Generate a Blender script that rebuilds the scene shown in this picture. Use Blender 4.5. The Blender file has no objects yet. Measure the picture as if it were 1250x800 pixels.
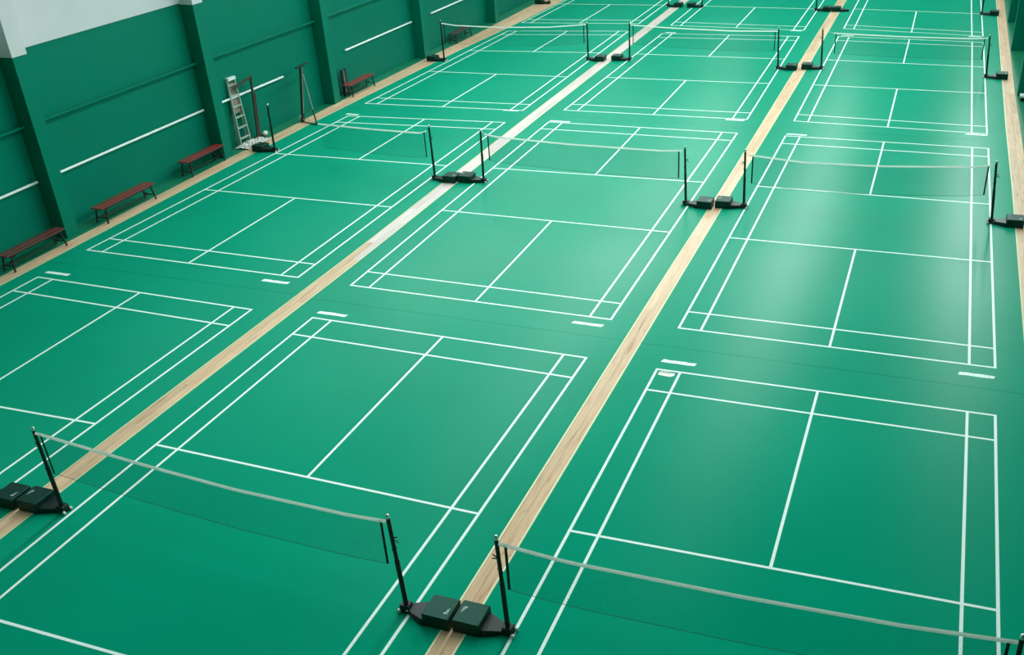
import bpy, math, random
from mathutils import Vector, Matrix

S = bpy.context.scene
COL = S.collection
# ------------------------------------------------------------------ camera
F_PX, PX, PY = 1219.42, 696.65, 436.06
cam_d = bpy.data.cameras.new('camera'); cam = bpy.data.objects.new('camera', cam_d); COL.objects.link(cam)
R_ = Vector((0.94221983, 0.33283872, -0.03794966)); U_ = Vector((-0.1335806, 0.47718328, 0.86859216))
F_ = Vector((-0.30721005, 0.81333542, -0.49407234))
M = Matrix((R_, U_, -F_)).transposed().to_4x4(); M.translation = Vector((12.03788, -24.59264, 9.78415))
cam.matrix_world = M
cam_d.sensor_fit = 'HORIZONTAL'; cam_d.sensor_width = 36; cam_d.lens = F_PX / 1250 * 36
cam_d.shift_x = (625 - PX) / 1250; cam_d.shift_y = (PY - 400) / 1250
cam_d.clip_end = 300
S.camera = cam
# ------------------------------------------------------------------ world, lights, exposure
S.view_settings.view_transform = 'Standard'; S.view_settings.look = 'None'
S.view_settings.gamma = 1; S.view_settings.use_curve_mapping = False
S.view_settings.exposure = 0.0
W = bpy.data.worlds.new('world'); S.world = W; W.use_nodes = True
W.node_tree.nodes['Background'].inputs[0].default_value = (0.75, 0.88, 1, 1)
W.node_tree.nodes['Background'].inputs[1].default_value = 1.0

def area(name, loc, aim, sx, sy, power, color=(1, 1, 1)):
    l = bpy.data.lights.new(name, 'AREA'); l.shape = 'RECTANGLE'; l.size = sx; l.size_y = sy
    l.energy = power; l.color = color
    o = bpy.data.objects.new(name, l); COL.objects.link(o); o.location = loc
    o.rotation_euler = (Vector(aim) - Vector(loc)).to_track_quat('-Z', 'Y').to_euler()
    return o
HALL_Z = 11.6
# four rows of ceiling lamps above the wood strips and along both side walls, tilted back towards the near end
LAMP_P = [(-17, 95), (-10, 200), (0, 310), (10, 245), (20, 200), (30, 175), (43, 160)]
LAMP_L = [(-17, 3), (-8, 6), (0, 60), (8, 205), (20, 185), (43, 110)]
LAMP_R = [(-17, 60), (-10, 115), (0, 220), (10, 270), (20, 300), (30, 310), (43, 310)]
def lookup(tab, y):
    for (a, va), (b, vb) in zip(tab, tab[1:]):
        if y <= b: return va + (vb - va) * (y - a) / (b - a)
    return tab[-1][1]
for lx, k, tab in ((-7.9, 0.75, LAMP_L), (-0.85, 1.25, LAMP_P), (6.6, 1.15, LAMP_P), (14.4, 0.75, LAMP_R)):
    for i in range(13):
        ly = -17 + 5 * i
        area('ceiling_light', (lx, ly, 10.8), (lx, ly - (7.5 if ly < 0 else 4.0), 0.8), 0.6, 4.0, lookup(tab, ly) * k, (0.90, 1.0, 1.0))

# ------------------------------------------------------------------ materials
def mat(name, col, rough=0.5, metal=0.0, spec=0.5, noise=None, bump=None, coat=0.0, stretch=None, tint=None):
    m = bpy.data.materials.new(name); m.use_nodes = True
    nt = m.node_tree; b = nt.nodes['Principled BSDF']
    b.inputs['Roughness'].default_value = rough; b.inputs['Metallic'].default_value = metal
    b.inputs['Specular IOR Level'].default_value = spec
    b.inputs['Coat Weight'].default_value = coat; b.inputs['Coat Roughness'].default_value = 0.15
    if tint: b.inputs['Specular Tint'].default_value = (*tint, 1)
    b.inputs['Base Color'].default_value = (*col, 1)
    tc = nt.nodes.new('ShaderNodeTexCoord'); mp = nt.nodes.new('ShaderNodeMapping')
    nt.links.new(tc.outputs['Object'], mp.inputs[0])
    if stretch: mp.inputs['Scale'].default_value = stretch
    if noise:
        sc, col2, lo, hi = noise
        n = nt.nodes.new('ShaderNodeTexNoise'); n.inputs['Scale'].default_value = sc; n.inputs['Detail'].default_value = 5
        nt.links.new(mp.outputs[0], n.inputs['Vector'])
        r = nt.nodes.new('ShaderNodeValToRGB'); r.color_ramp.elements[0].position = lo; r.color_ramp.elements[1].position = hi
        r.color_ramp.elements[0].color = (*col, 1); r.color_ramp.elements[1].color = (*col2, 1)
        nt.links.new(n.outputs[0], r.inputs[0]); nt.links.new(r.outputs[0], b.inputs['Base Color'])
    if bump:
        n2 = nt.nodes.new('ShaderNodeTexNoise'); n2.inputs['Scale'].default_value = bump[0]; n2.inputs['Detail'].default_value = 3
        nt.links.new(mp.outputs[0], n2.inputs['Vector'])
        bp = nt.nodes.new('ShaderNodeBump'); bp.inputs['Strength'].default_value = bump[1]; bp.inputs['Distance'].default_value = bump[2]
        nt.links.new(n2.outputs[0], bp.inputs['Height']); nt.links.new(bp.outputs[0], b.inputs['Normal'])
    return m

def wood_mat(name, c1, c2, c3):
    m = bpy.data.materials.new(name); m.use_nodes = True
    nt = m.node_tree; b = nt.nodes['Principled BSDF']; b.inputs['Roughness'].default_value = 0.34
    tc = nt.nodes.new('ShaderNodeTexCoord'); mp = nt.nodes.new('ShaderNodeMapping'); mp.inputs['Scale'].default_value = (9, 0.7, 9)
    oi = nt.nodes.new('ShaderNodeObjectInfo'); ad = nt.nodes.new('ShaderNodeVectorMath'); ad.operation = 'ADD'
    sc = nt.nodes.new('ShaderNodeVectorMath'); sc.operation = 'SCALE'; sc.inputs['Scale'].default_value = 37.0
    cb = nt.nodes.new('ShaderNodeCombineXYZ'); nt.links.new(oi.outputs['Random'], cb.inputs[0]); nt.links.new(oi.outputs['Random'], cb.inputs[1])
    nt.links.new(cb.outputs[0], sc.inputs[0]); nt.links.new(tc.outputs['Object'], ad.inputs[0]); nt.links.new(sc.outputs[0], ad.inputs[1])
    nt.links.new(ad.outputs[0], mp.inputs[0])
    n = nt.nodes.new('ShaderNodeTexNoise'); n.inputs['Scale'].default_value = 1.6; n.inputs['Detail'].default_value = 6; n.inputs['Distortion'].default_value = 0.6
    nt.links.new(mp.outputs[0], n.inputs['Vector'])
    r = nt.nodes.new('ShaderNodeValToRGB'); e = r.color_ramp.elements
    e[0].position = 0.27; e[0].color = (*c3, 1); e[1].position = 0.62; e[1].color = (*c1, 1)
    k = e.new(0.40); k.color = (*c2, 1)
    nt.links.new(n.outputs[0], r.inputs[0])
    hs = nt.nodes.new('ShaderNodeHueSaturation'); mr = nt.nodes.new('ShaderNodeMapRange')
    mr.inputs['To Min'].default_value = 0.88; mr.inputs['To Max'].default_value = 1.08
    nt.links.new(oi.outputs['Random'], mr.inputs[0]); nt.links.new(mr.outputs[0], hs.inputs['Value'])
    nt.links.new(r.outputs[0], hs.inputs['Color']); nt.links.new(hs.outputs[0], b.inputs['Base Color'])
    return m

def glaze(m, power, k, rough, col=(1, 1, 1), cap=0.05):
    # smooth finish that only shines at low angles: glossy layer over the base, weighted by (1 - cos) ** power
    nt = m.node_tree; b = nt.nodes['Principled BSDF']; out = nt.nodes['Material Output']
    b.inputs['Specular IOR Level'].default_value = 0.0
    g = nt.nodes.new('ShaderNodeBsdfGlossy'); g.inputs['Roughness'].default_value = rough; g.inputs['Color'].default_value = (*col, 1)
    lw = nt.nodes.new('ShaderNodeLayerWeight'); lw.inputs['Blend'].default_value = 0.5
    p = nt.nodes.new('ShaderNodeMath'); p.operation = 'POWER'; p.inputs[1].default_value = power
    q = nt.nodes.new('ShaderNodeMath'); q.operation = 'MULTIPLY'; q.inputs[1].default_value = k; q.use_clamp = True; ql = q
    mn = nt.nodes.new('ShaderNodeMath'); mn.operation = 'MINIMUM'; mn.inputs[1].default_value = cap
    nt.links.new(q.outputs[0], mn.inputs[0]); q = mn
    mx = nt.nodes.new('ShaderNodeMixShader')
    nt.links.new(lw.outputs['Facing'], p.inputs[0]); nt.links.new(p.outputs[0], ql.inputs[0]); nt.links.new(q.outputs[0], mx.inputs[0])
    nt.links.new(b.outputs[0], mx.inputs[1]); nt.links.new(g.outputs[0], mx.inputs[2]); nt.links.new(mx.outputs[0], out.inputs['Surface'])
    for l in list(b.inputs['Normal'].links): nt.links.new(l.from_socket, g.inputs['Normal'])
    return m

MT = {
    'mat': mat('green_vinyl', (0.0, 0.285, 0.165), 0.3, spec=0.45, tint=(0.0, 1.0, 0.72), noise=(0.35, (0.0, 0.31, 0.18), 0.35, 0.7), bump=(220, 0.12, 0.002)),
    'line': mat('white_line_paint', (0.84, 0.98, 0.92), 0.42, noise=(14, (0.76, 0.95, 0.87), 0.45, 0.75)),
    'tape_edge': mat('yellowed_edge_tape', (0.80, 0.72, 0.42), 0.4, noise=(8, (0.72, 0.70, 0.40), 0.4, 0.7)),
    'scuff': mat('worn_white_patch', (0.85, 0.83, 0.72), 0.5, noise=(20, (0.7, 0.72, 0.62), 0.4, 0.7)),
    'scuff_grey': mat('grey_worn_patch', (0.33, 0.36, 0.28), 0.5, noise=(20, (0.45, 0.45, 0.36), 0.4, 0.7)),
    'plank': wood_mat('varnished_plank', (0.74, 0.53, 0.33), (0.66, 0.45, 0.27), (0.46, 0.26, 0.14)),
    'plank_pale': wood_mat('pale_plank', (0.70, 0.62, 0.58), (0.66, 0.56, 0.52), (0.56, 0.45, 0.40)),  # paler plank tone, used on one strip beyond a given y
    'subfloor': mat('subfloor_screed', (0.10, 0.13, 0.09), 0.8, noise=(3, (0.07, 0.1, 0.07), 0.3, 0.7)),
    'margin': mat('green_floor_paint', (0.0, 0.20, 0.10), 0.5, noise=(2, (0.0, 0.17, 0.08), 0.3, 0.7)),
    'wall': mat('green_wall_paint', (0.0, 0.18, 0.115), 0.5, spec=0.3, tint=(0.1, 1.0, 0.8), noise=(0.6, (0.001, 0.17, 0.105), 0.35, 0.7), bump=(60, 0.08, 0.003)),
    'white_wall': mat('white_wall_paint', (0.68, 0.66, 0.68), 0.6, noise=(0.8, (0.62, 0.61, 0.62), 0.3, 0.75), bump=(60, 0.08, 0.003)),
    'rail': mat('white_rail_paint', (0.85, 0.92, 0.90), 0.35, noise=(6, (0.78, 0.86, 0.84), 0.4, 0.7)),
    'black': mat('black_powder_coat', (0.004, 0.014, 0.011), 0.42, spec=0.3, noise=(12, (0.012, 0.026, 0.022), 0.4, 0.7)),
    'box': mat('weight_box_coat', (0.006, 0.026, 0.02), 0.42, spec=0.3, tint=(0.1, 1, 0.7), noise=(12, (0.008, 0.034, 0.026), 0.4, 0.7)),
    'strap': mat('black_webbing', (0.006, 0.02, 0.015), 0.8, noise=(40, (0.01, 0.03, 0.02), 0.4, 0.7)),
    'net': mat('dark_net_cord', (0.008, 0.07, 0.045), 0.8, noise=(30, (0.012, 0.08, 0.05), 0.4, 0.7)),
    'net_tape': mat('white_net_tape', (0.95, 0.98, 0.93), 0.7, noise=(9, (0.88, 0.94, 0.88), 0.4, 0.7)),
    'chrome': mat('bright_metal', (0.72, 0.75, 0.72), 0.25, 1.0, noise=(15, (0.6, 0.63, 0.6), 0.4, 0.7)),
    'wheel': mat('pale_wheel_rubber', (0.70, 0.74, 0.66), 0.5, noise=(20, (0.6, 0.62, 0.55), 0.4, 0.7)),
    'print': mat('pale_printed_mark', (0.62, 0.75, 0.66), 0.5, noise=(20, (0.55, 0.7, 0.6), 0.4, 0.7)),
    'seat': mat('red_brown_lacquer', (0.23, 0.028, 0.022), 0.35, noise=(5, (0.16, 0.02, 0.018), 0.35, 0.7), stretch=(6, 0.6, 6)),
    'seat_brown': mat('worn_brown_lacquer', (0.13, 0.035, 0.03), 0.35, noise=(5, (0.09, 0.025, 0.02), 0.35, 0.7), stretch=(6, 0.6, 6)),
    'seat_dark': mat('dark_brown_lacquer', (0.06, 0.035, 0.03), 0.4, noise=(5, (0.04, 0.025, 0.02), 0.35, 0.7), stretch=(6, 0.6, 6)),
    'iron': mat('dark_iron_paint', (0.008, 0.014, 0.012), 0.45, noise=(10, (0.014, 0.02, 0.018), 0.4, 0.7)),
    'alu': mat('dull_aluminium', (0.62, 0.66, 0.60), 0.4, 0.5, noise=(18, (0.5, 0.54, 0.48), 0.4, 0.7)),
    'brown_steel': mat('brown_post_paint', (0.075, 0.05, 0.042), 0.4, noise=(7, (0.05, 0.035, 0.03), 0.4, 0.7)),
    'grey_steel': mat('grey_tube_paint', (0.22, 0.24, 0.21), 0.4, 0.4, noise=(10, (0.16, 0.18, 0.15), 0.4, 0.7)),
    'cloth': mat('tan_sacking', (0.30, 0.24, 0.19), 0.9, noise=(14, (0.22, 0.18, 0.15), 0.35, 0.7), bump=(60, 0.4, 0.01)),
    'sheet': mat('pale_plastic_sheet', (0.62, 0.64, 0.58), 0.4, noise=(9, (0.42, 0.42, 0.38), 0.35, 0.7), bump=(25, 0.6, 0.03)),
    'ceiling': mat('ceiling_sheet', (0.10, 0.12, 0.115), 0.7, noise=(1, (0.08, 0.10, 0.095), 0.3, 0.7)),
    'glass_dark': mat('window_glass', (0.03, 0.045, 0.05), 0.12, noise=(2, (0.04, 0.055, 0.06), 0.3, 0.7)),
}
glaze(MT['mat'], 6, 1.15, 0.30)
glaze(MT['line'], 6, 1.0, 0.28)
glaze(MT['plank'], 5, 1.5, 0.3, cap=0.13)
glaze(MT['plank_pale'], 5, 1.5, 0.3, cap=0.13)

def see_light_through(m, col, amount):
    # thin cloth: light falling on its far side glows through
    nt = m.node_tree; b = nt.nodes['Principled BSDF']; out = nt.nodes['Material Output']
    t = nt.nodes.new('ShaderNodeBsdfTranslucent'); t.inputs['Color'].default_value = (*col, 1)
    mx = nt.nodes.new('ShaderNodeMixShader'); mx.inputs[0].default_value = amount
    nt.links.new(b.outputs[0], mx.inputs[1]); nt.links.new(t.outputs[0], mx.inputs[2]); nt.links.new(mx.outputs[0], out.inputs['Surface'])
see_light_through(MT['net_tape'], (0.95, 1.0, 0.95), 0.5)

# ------------------------------------------------------------------ mesh helper
class MB:
    def __init__(s): s.v = []; s.f = []; s.mi = []; s.cur = 0; s.sm = []
    def add(s, vs, fs, smooth=False):
        b = len(s.v); s.v += [tuple(v) for v in vs]
        for f in fs: s.f.append([b + i for i in f]); s.mi.append(s.cur); s.sm.append(smooth)
        return s
    def hexa(s, p):   # p: 4 bottom ccw, 4 top ccw
        return s.add(p, [(3, 2, 1, 0), (4, 5, 6, 7), (0, 1, 5, 4), (1, 2, 6, 5), (2, 3, 7, 6), (3, 0, 4, 7)])
    def box(s, x0, x1, y0, y1, z0, z1):
        return s.hexa([(x0, y0, z0), (x1, y0, z0), (x1, y1, z0), (x0, y1, z0), (x0, y0, z1), (x1, y0, z1), (x1, y1, z1), (x0, y1, z1)])
    def prism(s, poly, z0, z1):
        n = len(poly); vs = [(x, y, z0) for x, y in poly] + [(x, y, z1) for x, y in poly]
        return s.add(vs, [tuple(reversed(range(n))), tuple(range(n, 2 * n))] + [(i, (i + 1) % n, n + (i + 1) % n, n + i) for i in range(n)])
    def bevbox(s, x0, x1, y0, y1, z0, z1, c):
        p = [(x0 + c, y0), (x1 - c, y0), (x1, y0 + c), (x1, y1 - c), (x1 - c, y1), (x0 + c, y1), (x0, y1 - c), (x0, y0 + c)]
        q = [(x0 + 2 * c, y0 + c), (x1 - 2 * c, y0 + c), (x1 - c, y0 + 2 * c), (x1 - c, y1 - 2 * c), (x1 - 2 * c, y1 - c), (x0 + 2 * c, y1 - c), (x0 + c, y1 - 2 * c), (x0 + c, y0 + 2 * c)]
        vs = [(x, y, z0) for x, y in p] + [(x, y, z1 - c) for x, y in p] + [(x, y, z1) for x, y in q]
        fs = [tuple(reversed(range(8))), tuple(range(16, 24))]
        for k in (0, 8):
            fs += [(k + i, k + (i + 1) % 8, k + 8 + (i + 1) % 8, k + 8 + i) for i in range(8)]
        return s.add(vs, fs)
    def tube(s, p, q, r0, r1=None, n=10, cap=True):
        r1 = r0 if r1 is None else r1
        p = Vector(p); q = Vector(q); d = (q - p).normalized()
        a = d.orthogonal().normalized(); b = d.cross(a)
        vs = []
        for c, r in ((p, r0), (q, r1)):
            for i in range(n):
                t = 2 * math.pi * (i + .5) / n; vs.append(c + a * (r * math.cos(t)) + b * (r * math.sin(t)))
        fs = [(i, (i + 1) % n, n + (i + 1) % n, n + i) for i in range(n)]
        s.add(vs, fs, n > 4)
        if cap: s.add(vs, [tuple(reversed(range(n))), tuple(range(n, 2 * n))])
        return s
    def bar(s, p, q, w, h, up=(0, 0, 1)):
        p = Vector(p); q = Vector(q); d = (q - p).normalized(); up = Vector(up)
        a = d.cross(up)
        a = a.normalized() if a.length > 1e-4 else Vector((1, 0, 0)); b = a.cross(d).normalized()
        a = a * w / 2; b = b * h / 2
        return s.hexa([p - a - b, p + a - b, q + a - b, q - a - b, p - a + b, p + a + b, q + a + b, q - a + b])
    def ball(s, c, r, n=10, m=6, sq=(1, 1, 1)):
        c = Vector(c); vs = [c + Vector((0, 0, r * sq[2]))]
        for j in range(1, m):
            th = math.pi * j / m
            for i in range(n):
                t = 2 * math.pi * i / n
                vs.append(c + Vector((r * sq[0] * math.sin(th) * math.cos(t), r * sq[1] * math.sin(th) * math.sin(t), r * sq[2] * math.cos(th))))
        vs.append(c - Vector((0, 0, r * sq[2]))); L = len(vs) - 1; fs = []
        for i in range(n): fs.append((0, 1 + i, 1 + (i + 1) % n)); fs.append((L, 1 + (m - 2) * n + (i + 1) % n, 1 + (m - 2) * n + i))
        for j in range(m - 2):
            for i in range(n):
                a = 1 + j * n + i; b = 1 + j * n + (i + 1) % n; fs.append((a, a + n, b + n, b))
        return s.add(vs, fs, True)
    def build(s, name, mats, parent=None, loc=None):
        me = bpy.data.meshes.new(name); me.from_pydata([tuple(v) for v in s.v], [], s.f)
        if not isinstance(mats, (list, tuple)): mats = [mats]
        for m in mats: me.materials.append(MT[m])
        me.polygons.foreach_set('material_index', s.mi); me.polygons.foreach_set('use_smooth', s.sm)
        me.update()
        o = bpy.data.objects.new(name, me); COL.objects.link(o)
        if loc: o.location = loc
        if parent: o.parent = parent
        return o

def thing(name, label, cat, loc=(0, 0, 0), rz=0, group=None):
    o = bpy.data.objects.new(name, None); COL.objects.link(o); o.location = loc; o.rotation_euler = (0, 0, rz)
    o.empty_display_size = 0.2
    return tag(o, label, cat, group)
def tag(o, label, cat, group=None):
    o['label'] = label; o['category'] = cat
    if group: o['group'] = group
    return o
def structure(o): o['kind'] = 'structure'; return o
def copy_tree(o, parent=None):
    c = o.copy(); COL.objects.link(c)
    if parent: c.parent = parent
    for ch in o.children: copy_tree(ch, c)
    return c

def interp(tab, y):
    if y <= tab[0][0]: return tab[0][1]
    for (a, va), (b, vb) in zip(tab, tab[1:]):
        if y <= b: return va + (vb - va) * (y - a) / (b - a)
    return tab[-1][1]

Y0, Y1 = -27.0, 47.0
# edges of the bare wood strips, as x against y
LW_L = [(Y0, -8.74), (5, -8.80), (9, -8.76), (14, -8.66), (18, -8.50), (Y1, -8.40)]
LW_R = [(Y0, -8.42), (0, -8.34), (5, -8.28), (9, -8.15), (16, -7.86), (21, -7.52), (28, -7.28), (Y1, -7.2)]
S1_L = [(Y0, -1.12), (-12, -1.04), (-5, -0.98), (7, -1.08), (Y1, -1.02)]
S1_R = [(Y0, -0.80), (-12, -0.69), (-5, -0.62), (7, -0.70), (Y1, -0.62)]
S2_L = [(Y0, 6.74), (-5, 6.80), (2, 6.87), (Y1, 6.86)]
S2_R = [(Y0, 7.03), (-5, 7.12), (2, 7.15), (13, 7.24), (Y1, 7.22)]
RW_L = [(Y0, 14.40), (3, 14.39), (9, 14.34), (Y1, 14.31)]
RW_R = [(Y0, 14.78), (8, 14.76), (13, 14.70), (Y1, 14.66)]

# ------------------------------------------------------------------ floor
fl = structure(MB().box(-9.9, 15.6, Y0, Y1, -0.2, -0.02).build('floor', 'subfloor'))
fl['label'] = 'sports hall floor under the green mats with bare wood strips'
rnd = random.Random(4)
def strip(Lt, Rt, across, y0, y1, length, pale=999):
    for k in range(across):
        y = y0 - rnd.uniform(0, length)
        while y < y1:
            ye = min(y + length, y1); ya = max(y, y0)
            if ye - ya > 0.05:
                g = 0.0018
                def e(yy, t): return interp(Lt, yy) * (1 - t) + interp(Rt, yy) * t
                t0, t1 = k / across, (k + 1) / across
                zt = -0.004 + rnd.uniform(-0.0008, 0.0008)
                cx, cy = e(ya, .5), (ya + ye) / 2
                p = [(e(ya, t0) + g, ya + g), (e(ya, t1) - g, ya + g), (e(ye, t1) - g, ye - g), (e(ye, t0) + g, ye - g)]
                m = MB().prism([(a - cx, b - cy) for a, b in p], -0.02, zt)
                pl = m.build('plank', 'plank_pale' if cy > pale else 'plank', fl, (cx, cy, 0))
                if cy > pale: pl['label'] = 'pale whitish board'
            y += length
strip(LW_L, LW_R, 2, -12, 30, 2.4)
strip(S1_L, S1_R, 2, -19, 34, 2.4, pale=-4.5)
strip(S2_L, S2_R, 2, -19, 34, 2.4)
strip(RW_L, RW_R, 2, -12, 34, 2.4)

def quadstrip(Lf, Rf, ys, z0, z1):
    m = MB(); n = len(ys)
    poly = [(Rf(y), y) for y in ys] + [(Lf(y), y) for y in reversed(ys)]
    # build as separate convex slices sharing edges
    vs = []
    for y in ys: vs += [(Lf(y), y, z0), (Rf(y), y, z0), (Rf(y), y, z1), (Lf(y), y, z1)]
    fs = []
    for i in range(n - 1):
        a = 4 * i; b = a + 4
        fs += [(a, b, b + 1, a + 1), (a + 1, b + 1, b + 2, a + 2), (a + 2, b + 2, b + 3, a + 3), (a + 3, b + 3, b, a)]
    fs += [(0, 1, 2, 3), tuple(4 * (n - 1) + i for i in (3, 2, 1, 0))]
    return m.add(vs, fs)
def ysteps(a, b, n): return [a + (b - a) * i / n for i in range(n + 1)]

# green painted margins between the wood strips and the side walls
structure(quadstrip(lambda y: -9.85, lambda y: interp(LW_L, y), ysteps(Y0, Y1, 20), -0.02, -0.002).build('trim_1', 'margin'))['label'] = 'green painted floor margin along the left wall'
structure(quadstrip(lambda y: interp(RW_R, y), lambda y: 15.6, ysteps(Y0, Y1, 20), -0.02, -0.002).build('trim_2', 'margin'))['label'] = 'green painted floor margin along the right wall'

# ------------------------------------------------------------------ courts
# corners: near-left, near-right, far-right, far-left ; then short service lines (near L,R / far L,R) as y
SEAMS = {'A': [Y0 + 0.5, -7.45, 6.8, 21.4, 44.0], 'B': [Y0 + 0.5, -7.55, 7.3, 21.55, 44.0], 'C': [Y0 + 0.5, -7.55, 7.5, 21.8, 44.0]}
COLS = {'A': (lambda y: interp(LW_R, y), lambda y: interp(S1_L, y)),
        'B': (lambda y: interp(S1_R, y), lambda y: interp(S2_L, y)),
        'C': (lambda y: interp(S2_R, y), lambda y: interp(RW_L, y))}
COURTS = {
 'A1': [(-7.80, -22.8), (-1.70, -22.8), (-1.61, -8.39), (-7.82, -8.28), (-17.66, -17.66, -13.3, -13.18)],
 'B1': [(-0.14, -22.8), (6.14, -22.8), (6.26, -8.43), (-0.05, -8.37), (-17.66, -17.68, -13.42, -13.55)],
 'C1': [(7.70, -22.8), (13.73, -22.8), (13.80, -8.43), (7.72, -8.48), (-17.6, -17.6, -13.52, -13.42)],
 'A2': [(-7.85, -6.60), (-1.54, -6.64), (-1.60, 6.16), (-7.45, 5.72), (-2.03, -1.96, 1.40, 1.57)],
 'B2': [(-0.08, -6.69), (6.24, -6.74), (6.27, 6.65), (-0.14, 6.53), (-1.84, -1.82, 1.69, 1.94)],
 'C2': [(7.71, -6.73), (13.82, -6.71), (13.79, 6.75), (7.80, 6.69), (-1.79, -1.73, 1.98, 2.03)],
 'A3': [(-7.66, 7.31), (-1.54, 7.64), (-1.59, 20.86), (-7.25, 20.0), (12.19, 12.40, 15.93, 16.50)],
 'B3': [(-0.11, 7.99), (6.29, 8.20), (6.15, 20.98), (0.08, 20.60), (12.62, 12.89, 16.58, 16.76)],
 'C3': [(7.82, 8.35), (13.76, 8.23), (13.70, 21.06), (7.81, 21.25), (13.01, 13.02, 16.93, 16.80)],
 'A4': [(-7.30, 21.9), (-1.58, 22.55), (-1.6, 35.5), (-6.95, 34.9), (26.75, 27.12, 30.8, 31.2)],
 'B4': [(0.02, 22.39), (6.17, 22.26), (6.15, 35.6), (0.05, 35.6), (27.17, 27.17, 31.0, 31.0)],
 'C4': [(7.85, 22.9), (13.68, 22.25), (13.55, 35.6), (7.85, 35.8), (27.43, 27.04, 31.0, 31.0)],
}
ROWNAME = {1: 'nearest row', 2: 'second row', 3: 'third row', 4: 'farthest row'}
COLNAME = {'A': 'beside the left wall', 'B': 'in the middle between the two wood strips', 'C': 'along the right side'}
MARKS = {'A1': [(-7.86, -7.16, -7.98)], 'B1': [(-.09, .62, -8.10)], 'C1': [(7.71, 8.38, -8.13)],
         'A2': [(-2.30, -1.59, -6.98), (-7.66, -7.17, 5.93)], 'B2': [(5.48, 6.15, -7.06), (-.16, .55, 6.68)], 'C2': [(13.16, 13.79, -7.09), (7.79, 8.42, 6.90)],
         'A3': [(-2.25, -1.68, 7.56)], 'B3': [(5.60, 6.22, 8.06), (.15, .65, 20.85)], 'C3': [(13.12, 13.76, 8.07), (7.9, 8.4, 21.5)],
         'A4': [], 'B4': [(5.6, 6.1, 22.12)], 'C4': [(13.1, 13.6, 22.1)]}
LW = 0.048
def court(key):
    c, r = key[0], int(key[1]); nl, nr, fr, fl_, sv = COURTS[key]
    Lf, Rf = COLS[c]; y0, y1 = SEAMS[c][r - 1] + 0.004, SEAMS[c][r] - 0.004
    root = quadstrip(Lf, Rf, ysteps(y0, y1, 8), -0.012, 0.0).build('court_mat', 'mat')
    tag(root, 'green badminton court mat %s, %s of courts' % (COLNAME[c], ROWNAME[r]), 'court mat', 'green badminton court mats')
    lift = [0.0010]
    def line(name, p, q, w=LW, m='line'):
        lift[0] += 0.00012; p = Vector(p); q = Vector(q)
        if r == 1: 
            if max(p.y, q.y) < -20: return
        d = (q - p).normalized(); nn = Vector((-d.y, d.x)) * w / 2
        P = [p - nn, q - nn, q + nn, p + nn]; P = [(v.x, v.y) for v in P]
        o = MB().prism([P[0], P[1], P[2], P[3]], 0.0, lift[0]).build(name, m, root)
        return o
    def sd(s, y):    # point at fraction s across the court on the row y measured on the left/right sides
        yl, yr = y
        def onside(a, b, yy): t = (yy - a[1]) / (b[1] - a[1]); return Vector((a[0] + (b[0] - a[0]) * t, yy))
        A = onside(nl, fl_, yl); B = onside(nr, fr, yr); return A.lerp(B, s)
    h = LW / 2
    near, far = (nl[1], nr[1]), (fl_[1], fr[1])
    dn = (near[0] + .77, near[1] + .77); df = (far[0] - .78, far[1] - .80)
    ns, fs = (sv[0], sv[1]), (sv[2], sv[3])
    line('sideline', sd(0, (near[0] - h, near[1] - h)), sd(0, (far[0] + h, far[1] + h)))
    line('sideline', sd(1, (near[0] - h, near[1] - h)), sd(1, (far[0] + h, far[1] + h)))
    a = 0.46 / 6.1
    line('singles_sideline', sd(a, near), sd(a, far)); line('singles_sideline', sd(1 - a, near), sd(1 - a, far))
    for nm, yy in (('baseline', near), ('baseline', far), ('long_service_line', dn), ('long_service_line', df), ('short_service_line', ns), ('short_service_line', fs)):
        line(nm, sd(0, yy), sd(1, yy))
    line('centre_line', sd(.5, near), sd(.5, ns)); line('centre_line', sd(.5, fs), sd(.5, far))
    # pale edge tapes where the mat meets bare wood
    for side, f in ((1, Lf), (-1, Rf)):
        if r == 1 or True:
            quadstrip((lambda y, f=f, s=side: f(y) + (0 if s > 0 else -.03)), (lambda y, f=f, s=side: f(y) + (.03 if s > 0 else 0)), ysteps(y0, y1, 8), 0.0, 0.0009).build('edge_tape', 'tape_edge', root)
    # printed lettering beside the corner, too small to read in the photo: a white block with nicks
    for (x0, x1, ym) in MARKS[key]:
        m = MB(); n = 7; w = (x1 - x0) / n; rr = random.Random(hash(key) % 99 if False else r * 7 + ord(c))
        for i in range(n):
            g0 = rr.uniform(0, .05) * w; dy0 = rr.uniform(0, .012); dy1 = rr.uniform(0, .018)
            sh = 0.03
            m.prism([(x0 + i * w + g0, ym - .062 + dy0), (x0 + (i + 1) * w, ym - .062 + dy0), (x0 + (i + 1) * w + sh, ym + .062 - dy1), (x0 + i * w + g0 + sh, ym + .062 - dy1)], 0, 0.0016)
        m.build('floor_mark', 'line', root)
    if key == 'C1':
        arc = [(7.79, -8.68)] + [(8.0 + .10 * math.cos(t), -8.60 + .10 * math.sin(t)) for t in [-1.4, -.9, -.4, .1, .5]] + [(7.79, -8.56)]
        MB().prism(arc, 0, .0012).build('worn_patch', 'scuff', root)['label'] = 'off-white worn patch in the corner'
        MB().prism([(7.80, -8.60), (8.02, -8.60), (7.98, -8.52), (7.80, -8.52)], 0, .0015).build('worn_patch', 'scuff_grey', root)['label'] = 'grey worn patch in the corner'
    return root
for k in COURTS: court(k)

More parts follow.
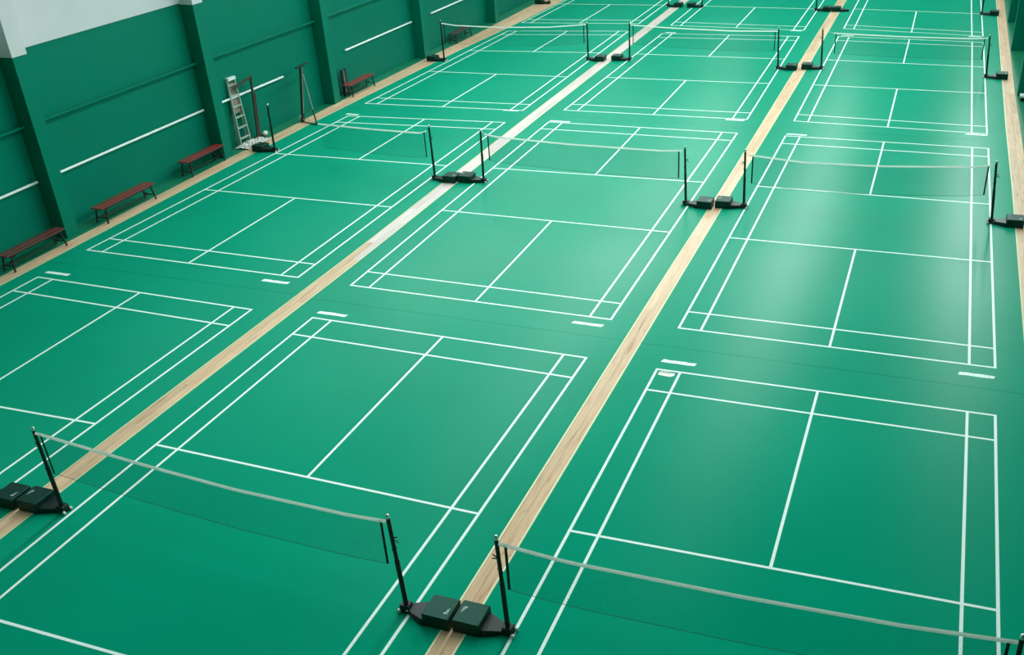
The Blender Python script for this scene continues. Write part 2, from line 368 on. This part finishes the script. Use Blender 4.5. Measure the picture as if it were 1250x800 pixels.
# ------------------------------------------------------------------ left wall
PIL = [(-13.0, -8.97), (-6.10, -8.95), (0.62, -8.92), (6.98, -8.74), (14.20, -8.66), (21.7, -8.60), (29.2, -8.55), (36.7, -8.5)]
PW = 0.40
def pface(y): return interp(PIL, y)
wl_ = MB()
ys = [Y0] + [p[0] for p in PIL] + [Y1]
PD = 0.46
for a, b in zip(ys, ys[1:]):
    xa, xb = pface(a) - PD, pface(b) - PD
    wl_.cur = 0; wl_.hexa([(xa - .25, a, -.02), (xa, a, -.02), (xb, b, -.02), (xb - .25, b, -.02), (xa - .25, a, 4.72), (xa, a, 4.72), (xb, b, 4.72), (xb - .25, b, 4.72)])
    wl_.cur = 1; wl_.hexa([(xa - .25, a, 4.72), (xa + .035, a, 4.72), (xb + .035, b, 4.72), (xb - .25, b, 4.72), (xa - .25, a, HALL_Z), (xa + .035, a, HALL_Z), (xb + .035, b, HALL_Z), (xb - .25, b, HALL_Z)])
wall_left = structure(wl_.build('wall_left', ['wall', 'white_wall'])); wall_left['label'] = 'left hall wall, dark green below and off-white above'
for i, (py, px) in enumerate(PIL):
    m = MB(); m.box(px - PD - .05, px, py, py + PW, -.02, 4.68)
    m.cur = 1; m.box(px - PD - .05, px + .03, py - .03, py + PW + .03, 4.68, HALL_Z)
    m.build('pillar', ['wall', 'white_wall'], wall_left)
# ledges and white rails between pillars
def along(ya, yb, off, z0, z1, d, name, m, tube=False, cut=None):
    xa, xb = pface(ya) - PD, pface(yb) - PD
    k = MB()
    if tube:
        k.tube((xa + off, ya, (z0 + z1) / 2), (xb + off, yb, (z0 + z1) / 2), (z1 - z0) / 2, n=12)
        for t in (0.04, .35, .65, .96):
            y = ya + (yb - ya) * t; x = xa + (xb - xa) * t
            k.box(x, x + off, y - .015, y + .015, z0 + .01, z1 - .01)
    else:
        k.hexa([(xa, ya, z0), (xa + d, ya, z0 + .008), (xb + d, yb, z0 + .008), (xb, yb, z0), (xa, ya, z1), (xa + d, ya, z1), (xb + d, yb, z1), (xb, yb, z1)])
    return k.build(name, m, wall_left)
for (a, _), (b, _) in zip(PIL, PIL[1:]):
    along(a + PW, b, 0, 2.93, 2.99, 0.17, 'ledge', 'wall')
for ya, yb in ((-12.5, -6.15), (-5.55, 0.56), (1.35, 4.75), (8.75, 14.05), (15.85, 19.9), (22.6, 28.5)):
    along(ya, yb, .07, 1.50, 1.57, 0, 'rail', 'rail', tube=True)['label'] = 'white painted wall rail'

# ------------------------------------------------------------------ right wall, end walls, ceiling
wr = MB()
wr.box(15.30, 15.55, Y0, Y1, -.02, 4.72); wr.cur = 1; wr.box(15.27, 15.55, Y0, Y1, 4.72, HALL_Z)
wall_right = structure(wr.build('wall_right', ['wall', 'white_wall'])); wall_right['label'] = 'right hall wall with green pillars'
for py in (-16.5, -9.3, -2.0, 5.2, 12.9, 19.75, 25.3, 32.5):
    fx = 14.84 if py < 10 else 14.76 if py < 15 else 14.72
    m = MB(); m.box(fx, 15.35, py, py + PW, -.02, 4.68); m.cur = 1; m.box(fx - .03, 15.35, py - .03, py + PW + .03, 4.68, HALL_Z)
    m.build('pillar', ['wall', 'white_wall'], wall_right)
bk = MB(); bk.box(-9.9, 15.6, Y0 - .25, Y0, -.02, 4.72); bk.cur = 0; bk.box(-9.9, 15.6, Y0 - .25, Y0, 4.72, HALL_Z)
structure(bk.build('wall_back', ['wall', 'white_wall']))
fr = MB(); fr.box(-9.9, 15.6, Y1, Y1 + .25, -.02, 4.72); fr.cur = 0; fr.box(-9.9, 15.6, Y1, Y1 + .25, 4.72, HALL_Z)
structure(fr.build('wall_front', ['wall', 'white_wall']))
structure(MB().box(-9.9, 15.6, Y0, Y1, HALL_Z, HALL_Z + .2).build('ceiling', 'ceiling'))
for i, wx in enumerate((-5.5, 2.8, 11.1)):
    m = MB()
    for z in (4.5, 6.3, 8.1): m.box(wx - 3.3, wx + 3.3, Y1 - .25, Y1, z, z + .1)
    for k in range(5): m.box(wx - 3.3 + k * 1.63, wx - 3.2 + k * 1.63, Y1 - .25, Y1, 4.5, 8.2)
    w_ = structure(m.build('window_%d' % (i + 1), 'rail'))
    MB().box(wx - 3.25, wx + 3.15, Y1 - .06, Y1 - .03, 4.55, 8.15).build('pane', 'glass_dark', w_)

# ------------------------------------------------------------------ wheeled net posts (foot at the origin, weight box towards +x)
def post_parts(root, h, lean, half=False, side=1):
    # tapered arm
    def par(o): o.parent = root; return o
    a = MB(); a.add([(x, y, z) for z, t in ((.012, 0), (.085, 1)) for x, y in ((-.05, -.06), (.06, -.075), (.30, -.21), (.36, -.215), (.36, .185), (.30, .18), (.06, .075), (-.05, .06))] , [(7, 6, 5, 4, 3, 2, 1, 0), (8, 9, 14, 15), (9, 10, 13, 14), (10, 11, 12, 13)] + [(i, (i + 1) % 8, 8 + (i + 1) % 8, 8 + i) for i in range(8)])
    for i in (10, 11, 12, 13): a.v[i] = (a.v[i][0], a.v[i][1] * .85, .10)
    par(a.build('base_arm', 'black'))
    b = MB(); b.bevbox(.335, .735, -.20 if side > 0 else -.22, .22 if side > 0 else .20, .012, .205, .012); box = par(b.build('weight_box', 'box'))
    k = MB(); k.box(.665, .672, -.10, .02, .2045, .2062); k.box(.645, .652, -.09, -.01, .2045, .2062); k.box(.625, .64, -.10, -.065, .2045, .2062)
    k.build('printed_mark', 'print', box)
    if half: return
    f = MB(); f.bevbox(-.075, .07, -.07, .07, .005, .13, .012); par(f.build('foot_block', 'black'))
    w = MB()
    for sy in (-1, 1):
        w.tube((-.085, sy * .085, .03), (-.085, sy * .055, .03), .03, n=12); par(w.build('wheel', 'wheel')); w = MB()
    w.tube((.045, -.09, .075), (.045, -.065, .075), .016, n=8); par(w.build('bolt', 'chrome'))
    top = Vector((lean, 0, h)); base = Vector((0, 0, .10)); mid = base.lerp(top, .52)
    p = MB(); p.tube(base, mid, .034, n=12); p.tube(mid, top, .028, n=12)
    p.tube(base.lerp(top, .505), base.lerp(top, .53), .036, n=12); po = par(p.build('post', 'black'))
    c = MB(); c.tube(top, top + Vector((0, 0, .035)), .028, n=12); c.ball(top + Vector((0, 0, .04)), .028)
    c.build('post_cap', 'chrome', po)
    q = base.lerp(top, .78); c = MB(); c.bar(q + Vector((-.01, 0, -.0)), q + Vector((.09, -.02, .05)), .014, .014); c.bar(q + Vector((.03, -.01, 0)), q + Vector((.11, -.03, -.03)), .012, .012)
    c.build('cleat', 'black', po)
    v = MB(); v.tube(base.lerp(top, .66) + Vector((-.033, 0, -.03)), base.lerp(top, .66) + Vector((.033, 0, .03)), .014, n=8); v.build('clamp_knob', 'black', po)
PG = 'black wheeled net posts with weight boxes'
def net_post(x, y, side, h, lean, label, half=False):
    root = thing('net_post', label, 'net post', (x, y, 0), 0 if side > 0 else math.pi, PG)
    post_parts(root, h, lean * side, half, side)
    return root
POSTS = {
 'A1R': (-1.78, -15.45, 1, 1.55, 0, 'black weight box base of a net post cut off at the left frame edge'),
 'B1L': (-0.25, -15.42, -1, 1.56, -.02, 'black net post at the lower left, nearest row, leaning over the wood strip'),
 'B1R': (6.13, -15.78, 1, 1.60, -.07, 'black net post at the bottom centre, left of the nearest pair of boxes'),
 'C1L': (7.64, -15.76, -1, 1.60, -.05, 'black net post at the bottom centre, right of the nearest pair of boxes'),
 'C1R': (13.75, -15.62, 1, 1.60, -.02, 'black net post whose silver tip shows at the bottom right corner'),
 'A2L': (-7.71, 1.58, -1, 1.48, .04, 'black net post in front of the ladder by the left wall'),
 'A2R': (-1.38, 0.36, 1, 1.56, -.02, 'left black net post of the second row pair on the white-looking strip'),
 'B2L': (0.12, 0.48, -1, 1.50, .03, 'right black net post of the second row pair on the white-looking strip'),
 'B2R': (6.18, 0.12, 1, 1.55, -.05, 'left black net post of the second row pair on the tan wood strip'),
 'C2L': (7.71, 0.27, -1, 1.52, -.03, 'right black net post of the second row pair on the tan wood strip'),
 'C2R': (13.81, 0.70, 1, 1.54, -.12, 'black net post at the right wall, second row of courts'),
 'A3L': (-7.64, 13.95, -1, 1.62, 0, 'black net post beside the left wall in the third row, near the dark bench'),
 'A3R': (-1.64, 15.20, 1, 1.46, -.01, 'left black net post of the third row pair on the white-looking strip'),
 'B3L': (0.08, 15.42, -1, 1.48, 0, 'right black net post of the third row pair on the white-looking strip'),
 'B3R': (6.18, 15.12, 1, 1.50, -.06, 'left black net post of the third row pair on the tan wood strip'),
 'C3L': (7.80, 15.38, -1, 1.47, -.05, 'right black net post of the third row pair on the tan wood strip'),
 'C3R': (13.76, 15.20, 1, 1.48, -.09, 'black net post at the right wall, third row of courts'),
 'A4L': (-7.68, 26.7, -1, 1.55, 0, 'black net post at the top of the left wood strip, farthest row'),
 'A4R': (-1.25, 26.81, 1, 1.55, 0, 'left black net post of the farthest pair, over the white-looking strip'),
 'B4L': (0.48, 26.83, -1, 1.55, 0, 'right black net post of the farthest pair, over the white-looking strip'),
 'B4R': (6.12, 26.77, 1, 1.55, 0, 'left black net post of the farthest pair, on the tan wood strip'),
 'C4L': (7.62, 26.80, -1, 1.55, 0, 'black weight base without a post, beside the farthest tan strip post'),
 'C4R': (13.63, 26.84, 1, 1.55, 0, 'black net post at the top right, farthest row'),
}
TOP = {}
for k, (x, y, s, h, lean, lab) in POSTS.items():
    net_post(x, y, s, h, lean, lab, half=(k == 'C4L'))
    TOP[k] = Vector((x + lean, y, h))

# ------------------------------------------------------------------ nets
def net(a, b, prof, label, ga=.12, gb=.12, hang=.76, tapew=.03, inset=.09, band=True):
    """prof: (fraction, z) of the top tape; ga, gb: gap between post and net side"""
    A, B = TOP[a], TOP[b]; d = Vector((B.x - A.x, B.y - A.y, 0)); L = d.length; d.normalize()
    nrm = Vector((-d.y, d.x, 0))
    def P(s, z, o=0): return Vector((A.x, A.y, 0)) + d * s + nrm * o + Vector((0, 0, z))
    def zt(s): return interp(prof, s / L)
    root = thing('badminton_net', label, 'net', (A.x, A.y, 0), 0, 'badminton nets')
    def bd(m, nm, mt):
        o = m.build(nm, mt); o.parent = root
        for v in o.data.vertices: v.co.x -= A.x; v.co.y -= A.y
        return o
    s0, s1 = ga, L - gb; N = 30
    # white top tape, folded over the cord: a thin closed ribbon
    m = MB(); ring = []
    for i in range(N + 1):
        s = s0 + (s1 - s0) * i / N; z = zt(s)
        ring += [P(s, z - .008, -.016), P(s, z + .008, 0), P(s, z - .008, .016), P(s, z - tapew, .026), P(s, z - tapew, -.026)]
    fs = []
    for i in range(N):
        for k in range(5):
            a0 = 5 * i + k; a1 = 5 * i + (k + 1) % 5; fs.append((a0, a1, a1 + 5, a0 + 5))
    fs += [(4, 3, 2, 1, 0), tuple(5 * N + k for k in range(5))]
    m.add(ring, fs); bd(m, 'top_tape', 'net_tape')
    t0, t1 = s0, s1; s0 += inset; s1 -= inset
    # cord to the posts
    m = MB(); m.tube(A + Vector((0, 0, .01)), P(t0, zt(t0) - .01), .004, n=6); m.tube(P(t1, zt(t1) - .01), B + Vector((0, 0, .01)), .004, n=6)
    bd(m, 'headline_cord', 'net_tape' if band else 'net')
    # knotted mesh
    m = MB(); t = .0007
    nv = int((s1 - s0) / .021)
    for i in range(nv + 1):
        s = s0 + (s1 - s0) * i / nv; z = zt(s)
        m.tube(P(s, z - hang), P(s, z - tapew), t, n=3, cap=False)
    nh = int((hang - tapew) / .021)
    for j in range(nh + 1):
        dz = tapew + (hang - tapew) * j / nh
        for i in range(10):
            sa = s0 + (s1 - s0) * i / 10; sb = s0 + (s1 - s0) * (i + 1) / 10
            m.tube(P(sa, zt(sa) - dz), P(sb, zt(sb) - dz), t, n=3, cap=False)
    o = bd(m, 'mesh', 'net'); o['kind'] = 'stuff'
    m = MB()
    for i in range(10):
        sa = s0 + (s1 - s0) * i / 10; sb = s0 + (s1 - s0) * (i + 1) / 10
        m.tube(P(sa, zt(sa) - hang), P(sb, zt(sb) - hang), .004, n=6, cap=False)
    bd(m, 'bottom_cord', 'net')
    for s in ((s0, s1) if band else (s1,)):
        m = MB(); z = zt(s); w = .018
        m.hexa([P(s - w, z - hang, -.003), P(s + w, z - hang, -.003), P(s + w, z - hang, .003), P(s - w, z - hang, .003), P(s - w, z - .01, -.003), P(s + w, z - .01, -.003), P(s + w, z - .01, .003), P(s - w, z - .01, .003)])
        bd(m, 'side_band', 'strap')
    # loose tie hanging at the right post
    return root
# the fictive far post of the nearest left court lies off frame, so only the nets the photo shows are strung
NETS = [
 ('B1L', 'B1R', [(0, 1.53), (.02, 1.53), (.35, 1.45), (.6, 1.43), (.9, 1.50), (1, 1.56)], 0.07, .08, 'dark net with a white tape across the nearest middle court'),
 ('C1L', 'C1R', [(0, 1.56), (.15, 1.47), (.5, 1.45), (.8, 1.48), (1, 1.56)], 0.09, .08, 'dark net with a white tape across the nearest right court'),
 ('A2L', 'A2R', [(0, 1.46), (.12, 1.32), (.33, 1.16), (.66, 1.25), (.95, 1.36), (1, 1.5)], 2.15, .2, 'sagging net across the second row court beside the left wall'),
 ('B2L', 'B2R', [(0, 1.48), (.07, 1.40), (.45, 1.38), (.9, 1.44), (1, 1.5)], .22, .16, 'net across the middle court of the second row'),
 ('C2L', 'C2R', [(0, 1.46), (.25, 1.33), (.55, 1.33), (.9, 1.42), (1, 1.5)], .2, .16, 'net across the right court of the second row'),
 ('A3L', 'A3R', [(0, 1.56), (.1, 1.46), (.4, 1.36), (.75, 1.35), (1, 1.44)], .12, .14, 'net across the third row court beside the left wall'),
 ('B3L', 'B3R', [(0, 1.43), (.3, 1.38), (.7, 1.37), (1, 1.44)], .16, .12, 'net across the middle court of the third row'),
 ('C3L', 'C3R', [(0, 1.40), (.1, 1.38), (.5, 1.35), (.9, 1.38), (1, 1.42)], .5, .16, 'net across the right court of the third row'),
]
for a, b, pr, ga, gb, lab in NETS: net(a, b, pr, lab, max(.03, ga - .09), max(.03, gb - .09), band=ga < 2)

# ------------------------------------------------------------------ benches along the left wall
def bench(xf, xb, y0, y1, h, label, mt='seat', extra=False):
    root = thing('bench', label, 'bench', ((xf + xb) / 2, (y0 + y1) / 2, 0), 0, 'benches along the left wall')
    cx, cy = root.location.x, root.location.y
    L = (y1 - y0) / 2; Wd = (xf - xb) / 2
    for k in (-1, 1):
        m = MB(); m.bevbox(-Wd if k < 0 else .006, -.006 if k < 0 else Wd, -L, L, h - .03, h, .004); m.build('seat_board', mt, root)
    for sy in (-1, 1):
        for sx in (-1, 1):
            m = MB(); m.bar((sx * (Wd - .03), sy * (L - .16), h - .06), (sx * (Wd + .0), sy * (L - .10), 0.0), .035, .035, (0, 1, 0)); m.build('leg', 'iron', root)
    m = MB()
    for sx in (-1, 1): m.bar((sx * (Wd - .03), -L + .1, h - .045), (sx * (Wd - .03), L - .1, h - .045), .03, .035)
    m.build('seat_frame', 'iron', root)
    m = MB()
    for sy in (-1, 1): m.bar((-Wd + .01, sy * (L - .13), .14), (Wd - .01, sy * (L - .13), .14), .025, .025)
    m.bar((0, -L + .13, .14), (0, L - .13, .14), .025, .025)
    m.build('stretcher', 'iron', root)
    for sy in (-1, 1):
        m = MB(); m.bar((0, sy * (L - .13), .15), (0, sy * (L - .5), h - .05), .02, .02, (1, 0, 0)); m.build('brace', 'iron', root)
    return root
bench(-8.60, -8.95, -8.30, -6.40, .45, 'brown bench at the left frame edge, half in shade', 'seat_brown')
bench(-8.62, -9.00, -5.06, -2.93, .45, 'red bench in the middle of the first full wall bay')
bench(-8.78, -9.14, -1.28, .50, .49, 'red bench standing against the pillar left of the ladder')
bench(-8.57, -8.93, 7.90, 9.75, .45, 'red bench with a dark case standing behind it')
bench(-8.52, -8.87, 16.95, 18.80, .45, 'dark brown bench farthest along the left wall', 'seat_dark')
# dark folded case standing behind the fourth bench
t = thing('racket_case', 'slim dark upright case standing behind the fourth bench', 'case', (-8.985, 8.22, 0))
m = MB(); m.bevbox(-.035, .035, -.16, -.05, 0, .98, .012); m.build('case_side', 'iron', t)
m = MB(); m.bevbox(-.035, .035, .05, .16, 0, .98, .012); m.build('case_side', 'iron', t)
m = MB(); m.box(-.02, .02, -.05, .05, .02, .93); m.build('spine', 'grey_steel', t)

# ------------------------------------------------------------------ ladder
t = thing('step_ladder', 'pale aluminium ladder leaning on the wall beside the green pillar', 'ladder', (-9.15, 2.0, 0))
def rel(p, o): return Vector(p) - o.location
fa, fb = Vector((-9.10, 1.72, .02)), Vector((-9.10, 2.24, .02))
ta, tb = Vector((-9.30, 1.90, 2.13)), Vector((-9.30, 2.28, 2.13))
for p, q in ((fa, ta), (fb, tb)):
    m = MB(); m.bar(rel(p, t), rel(q, t), .03, .075, (1, 0, 0)); m.build('rail', 'alu', t)
for k in range(6):
    f = (k + .7) / 6.3; m = MB(); m.bar(rel(fa.lerp(ta, f), t), rel(fb.lerp(tb, f), t), .085, .035); m.build('rung', 'alu', t)
m = MB(); m.bar(rel(fa.lerp(ta, 1.0), t), rel(fb.lerp(tb, 1.0), t), .16, .09); m.build('top_cap', 'rail', t)
m = MB()
m.bar(rel(fa + Vector((-.16, .02, 0)), t), rel(ta + Vector((-.035, .02, -.15)), t), .025, .04, (1, 0, 0)); m.bar(rel(fb + Vector((-.16, -.02, 0)), t), rel(tb + Vector((-.035, -.02, -.15)), t), .025, .04, (1, 0, 0))
m.build('rear_frame', 'grey_steel', t)
m = MB(); 
a0, b0, a1, b1 = fa.lerp(ta, .48), fb.lerp(tb, .48), fa.lerp(ta, .93), fb.lerp(tb, .93); o_ = Vector((-.045, 0, 0)); th = Vector((-.015, 0, 0))
vs = [rel(v, t) for v in (a0 + o_ + th, b0 + o_ + th, b0 + o_, a0 + o_, a1 + o_ + th, b1 + o_ + th, b1 + o_, a1 + o_)]
m.hexa(vs); m.build('backing_sheet', 'cloth', t)['label'] = 'tan sheet behind the upper rungs'
# crumpled pale sheeting at its foot
rr = random.Random(8)
m = MB()
nx, ny = 14, 10; V = []
for j in range(ny + 1):
    for i in range(nx + 1):
        x = -.42 + .60 * j / ny; y = -.55 + 1.25 * i / nx
        e = max(0, 1 - (abs(y - .05) / .68) ** 3) * max(0, 1 - (abs(x + .12) / .32) ** 3)
        V.append((x + rr.uniform(-.015, .015), y + rr.uniform(-.02, .02), .004 + e * (.05 + .09 * rr.random())))
F = [(j * (nx + 1) + i, j * (nx + 1) + i + 1, (j + 1) * (nx + 1) + i + 1, (j + 1) * (nx + 1) + i) for j in range(ny) for i in range(nx)]
m.add(V, [tuple(reversed(f)) for f in F], False)
sh = m.build('crumpled_sheet', 'sheet', None, (-8.80, 2.05, 0)); tag(sh, 'crumpled pale plastic sheet on the floor at the foot of the ladder', 'sheet')
md = sh.modifiers.new('solid', 'SOLIDIFY'); md.thickness = .006; md.offset = 1

# ------------------------------------------------------------------ stored posts with brace
def stored_post(name, label, x, y, h):
    return thing(name, label, 'post', (x, y, 0), 0, 'stored tall posts by the left wall')
t = stored_post('storage_post', 'brown steel post with an arm sloping from its top, beside the ladder', -9.08, 2.64, 1.9)
m = MB(); m.tube((0, 0, .06), (.05, .15, 2.02), .045, n=12); m.tube((.0, .10, .06), (.04, .20, 1.5), .035, n=10); m.build('upright', 'brown_steel', t)
m = MB(); m.bar((.06, .20, 2.04), (-.10, -.65, 1.84), .05, .07); m.build('arm', 'brown_steel', t)
m = MB(); m.bar((0, -.20, .045), (0, .28, .045), .16, .05); m.build('foot_plate', 'iron', t)
m = MB(); m.ball((.05, .34, .09), .085, 12, 8, (1, 1.4, 1)); m.build('wheel', 'wheel', t)
m = MB(); m.ball((.08, -.20, .08), .065, 12, 8, (1, 1.2, 1)); m.build('wheel', 'iron', t)
t = stored_post('storage_post', 'dark steel post with a T bar top and a stay leg reaching onto the court', -8.64, 4.66, 1.9)
m = MB(); m.tube((0, 0, .05), (-.04, .45, 1.80), .045, n=12); m.tube((-.02, .10, .06), (-.05, .54, 1.76), .035, n=10); m.build('upright', 'iron', t)
m = MB(); m.tube((.05, .06, .3), (.015, .46, 1.78), .012, n=8); m.build('pale_edge_tube', 'alu', t)
m = MB(); m.bar((-.02, .16, 1.83), (-.12, 1.0, 1.82), .07, .05); m.build('top_bar', 'iron', t)
m = MB(); m.tube((.0, .48, 1.55), (.70, -.20, .02), .018, n=8); m.build('stay_leg', 'grey_steel', t)
m = MB(); m.tube((.49, .0, .48), (.70, -.20, .02), .028, n=8); m.build('stay_sleeve', 'iron', t)
m = MB(); m.ball((0, 0, .07), .075, 12, 8); m.build('foot', 'iron', t)
m = MB(); m.ball((-.10, .10, .12), .08, 12, 8, (1, 1.2, 1.3)); m.build('wheel', 'wheel', t)
m = MB(); m.bar((0, 0, .03), (.70, -.20, .025), .03, .03); m.build('foot_bar', 'iron', t)

# ------------------------------------------------------------------ low white step at the right wall
t = thing('low_step', 'low white step at the foot of the right wall pillar', 'step', (15.05, 12.3, 0))
m = MB(); m.box(-.24, .24, -.16, .16, .14, .20); m.build('tread', 'rail', t)
m = MB(); m.box(-.21, .21, -.12, .14, 0, .14); m.build('riser', 'iron', t)
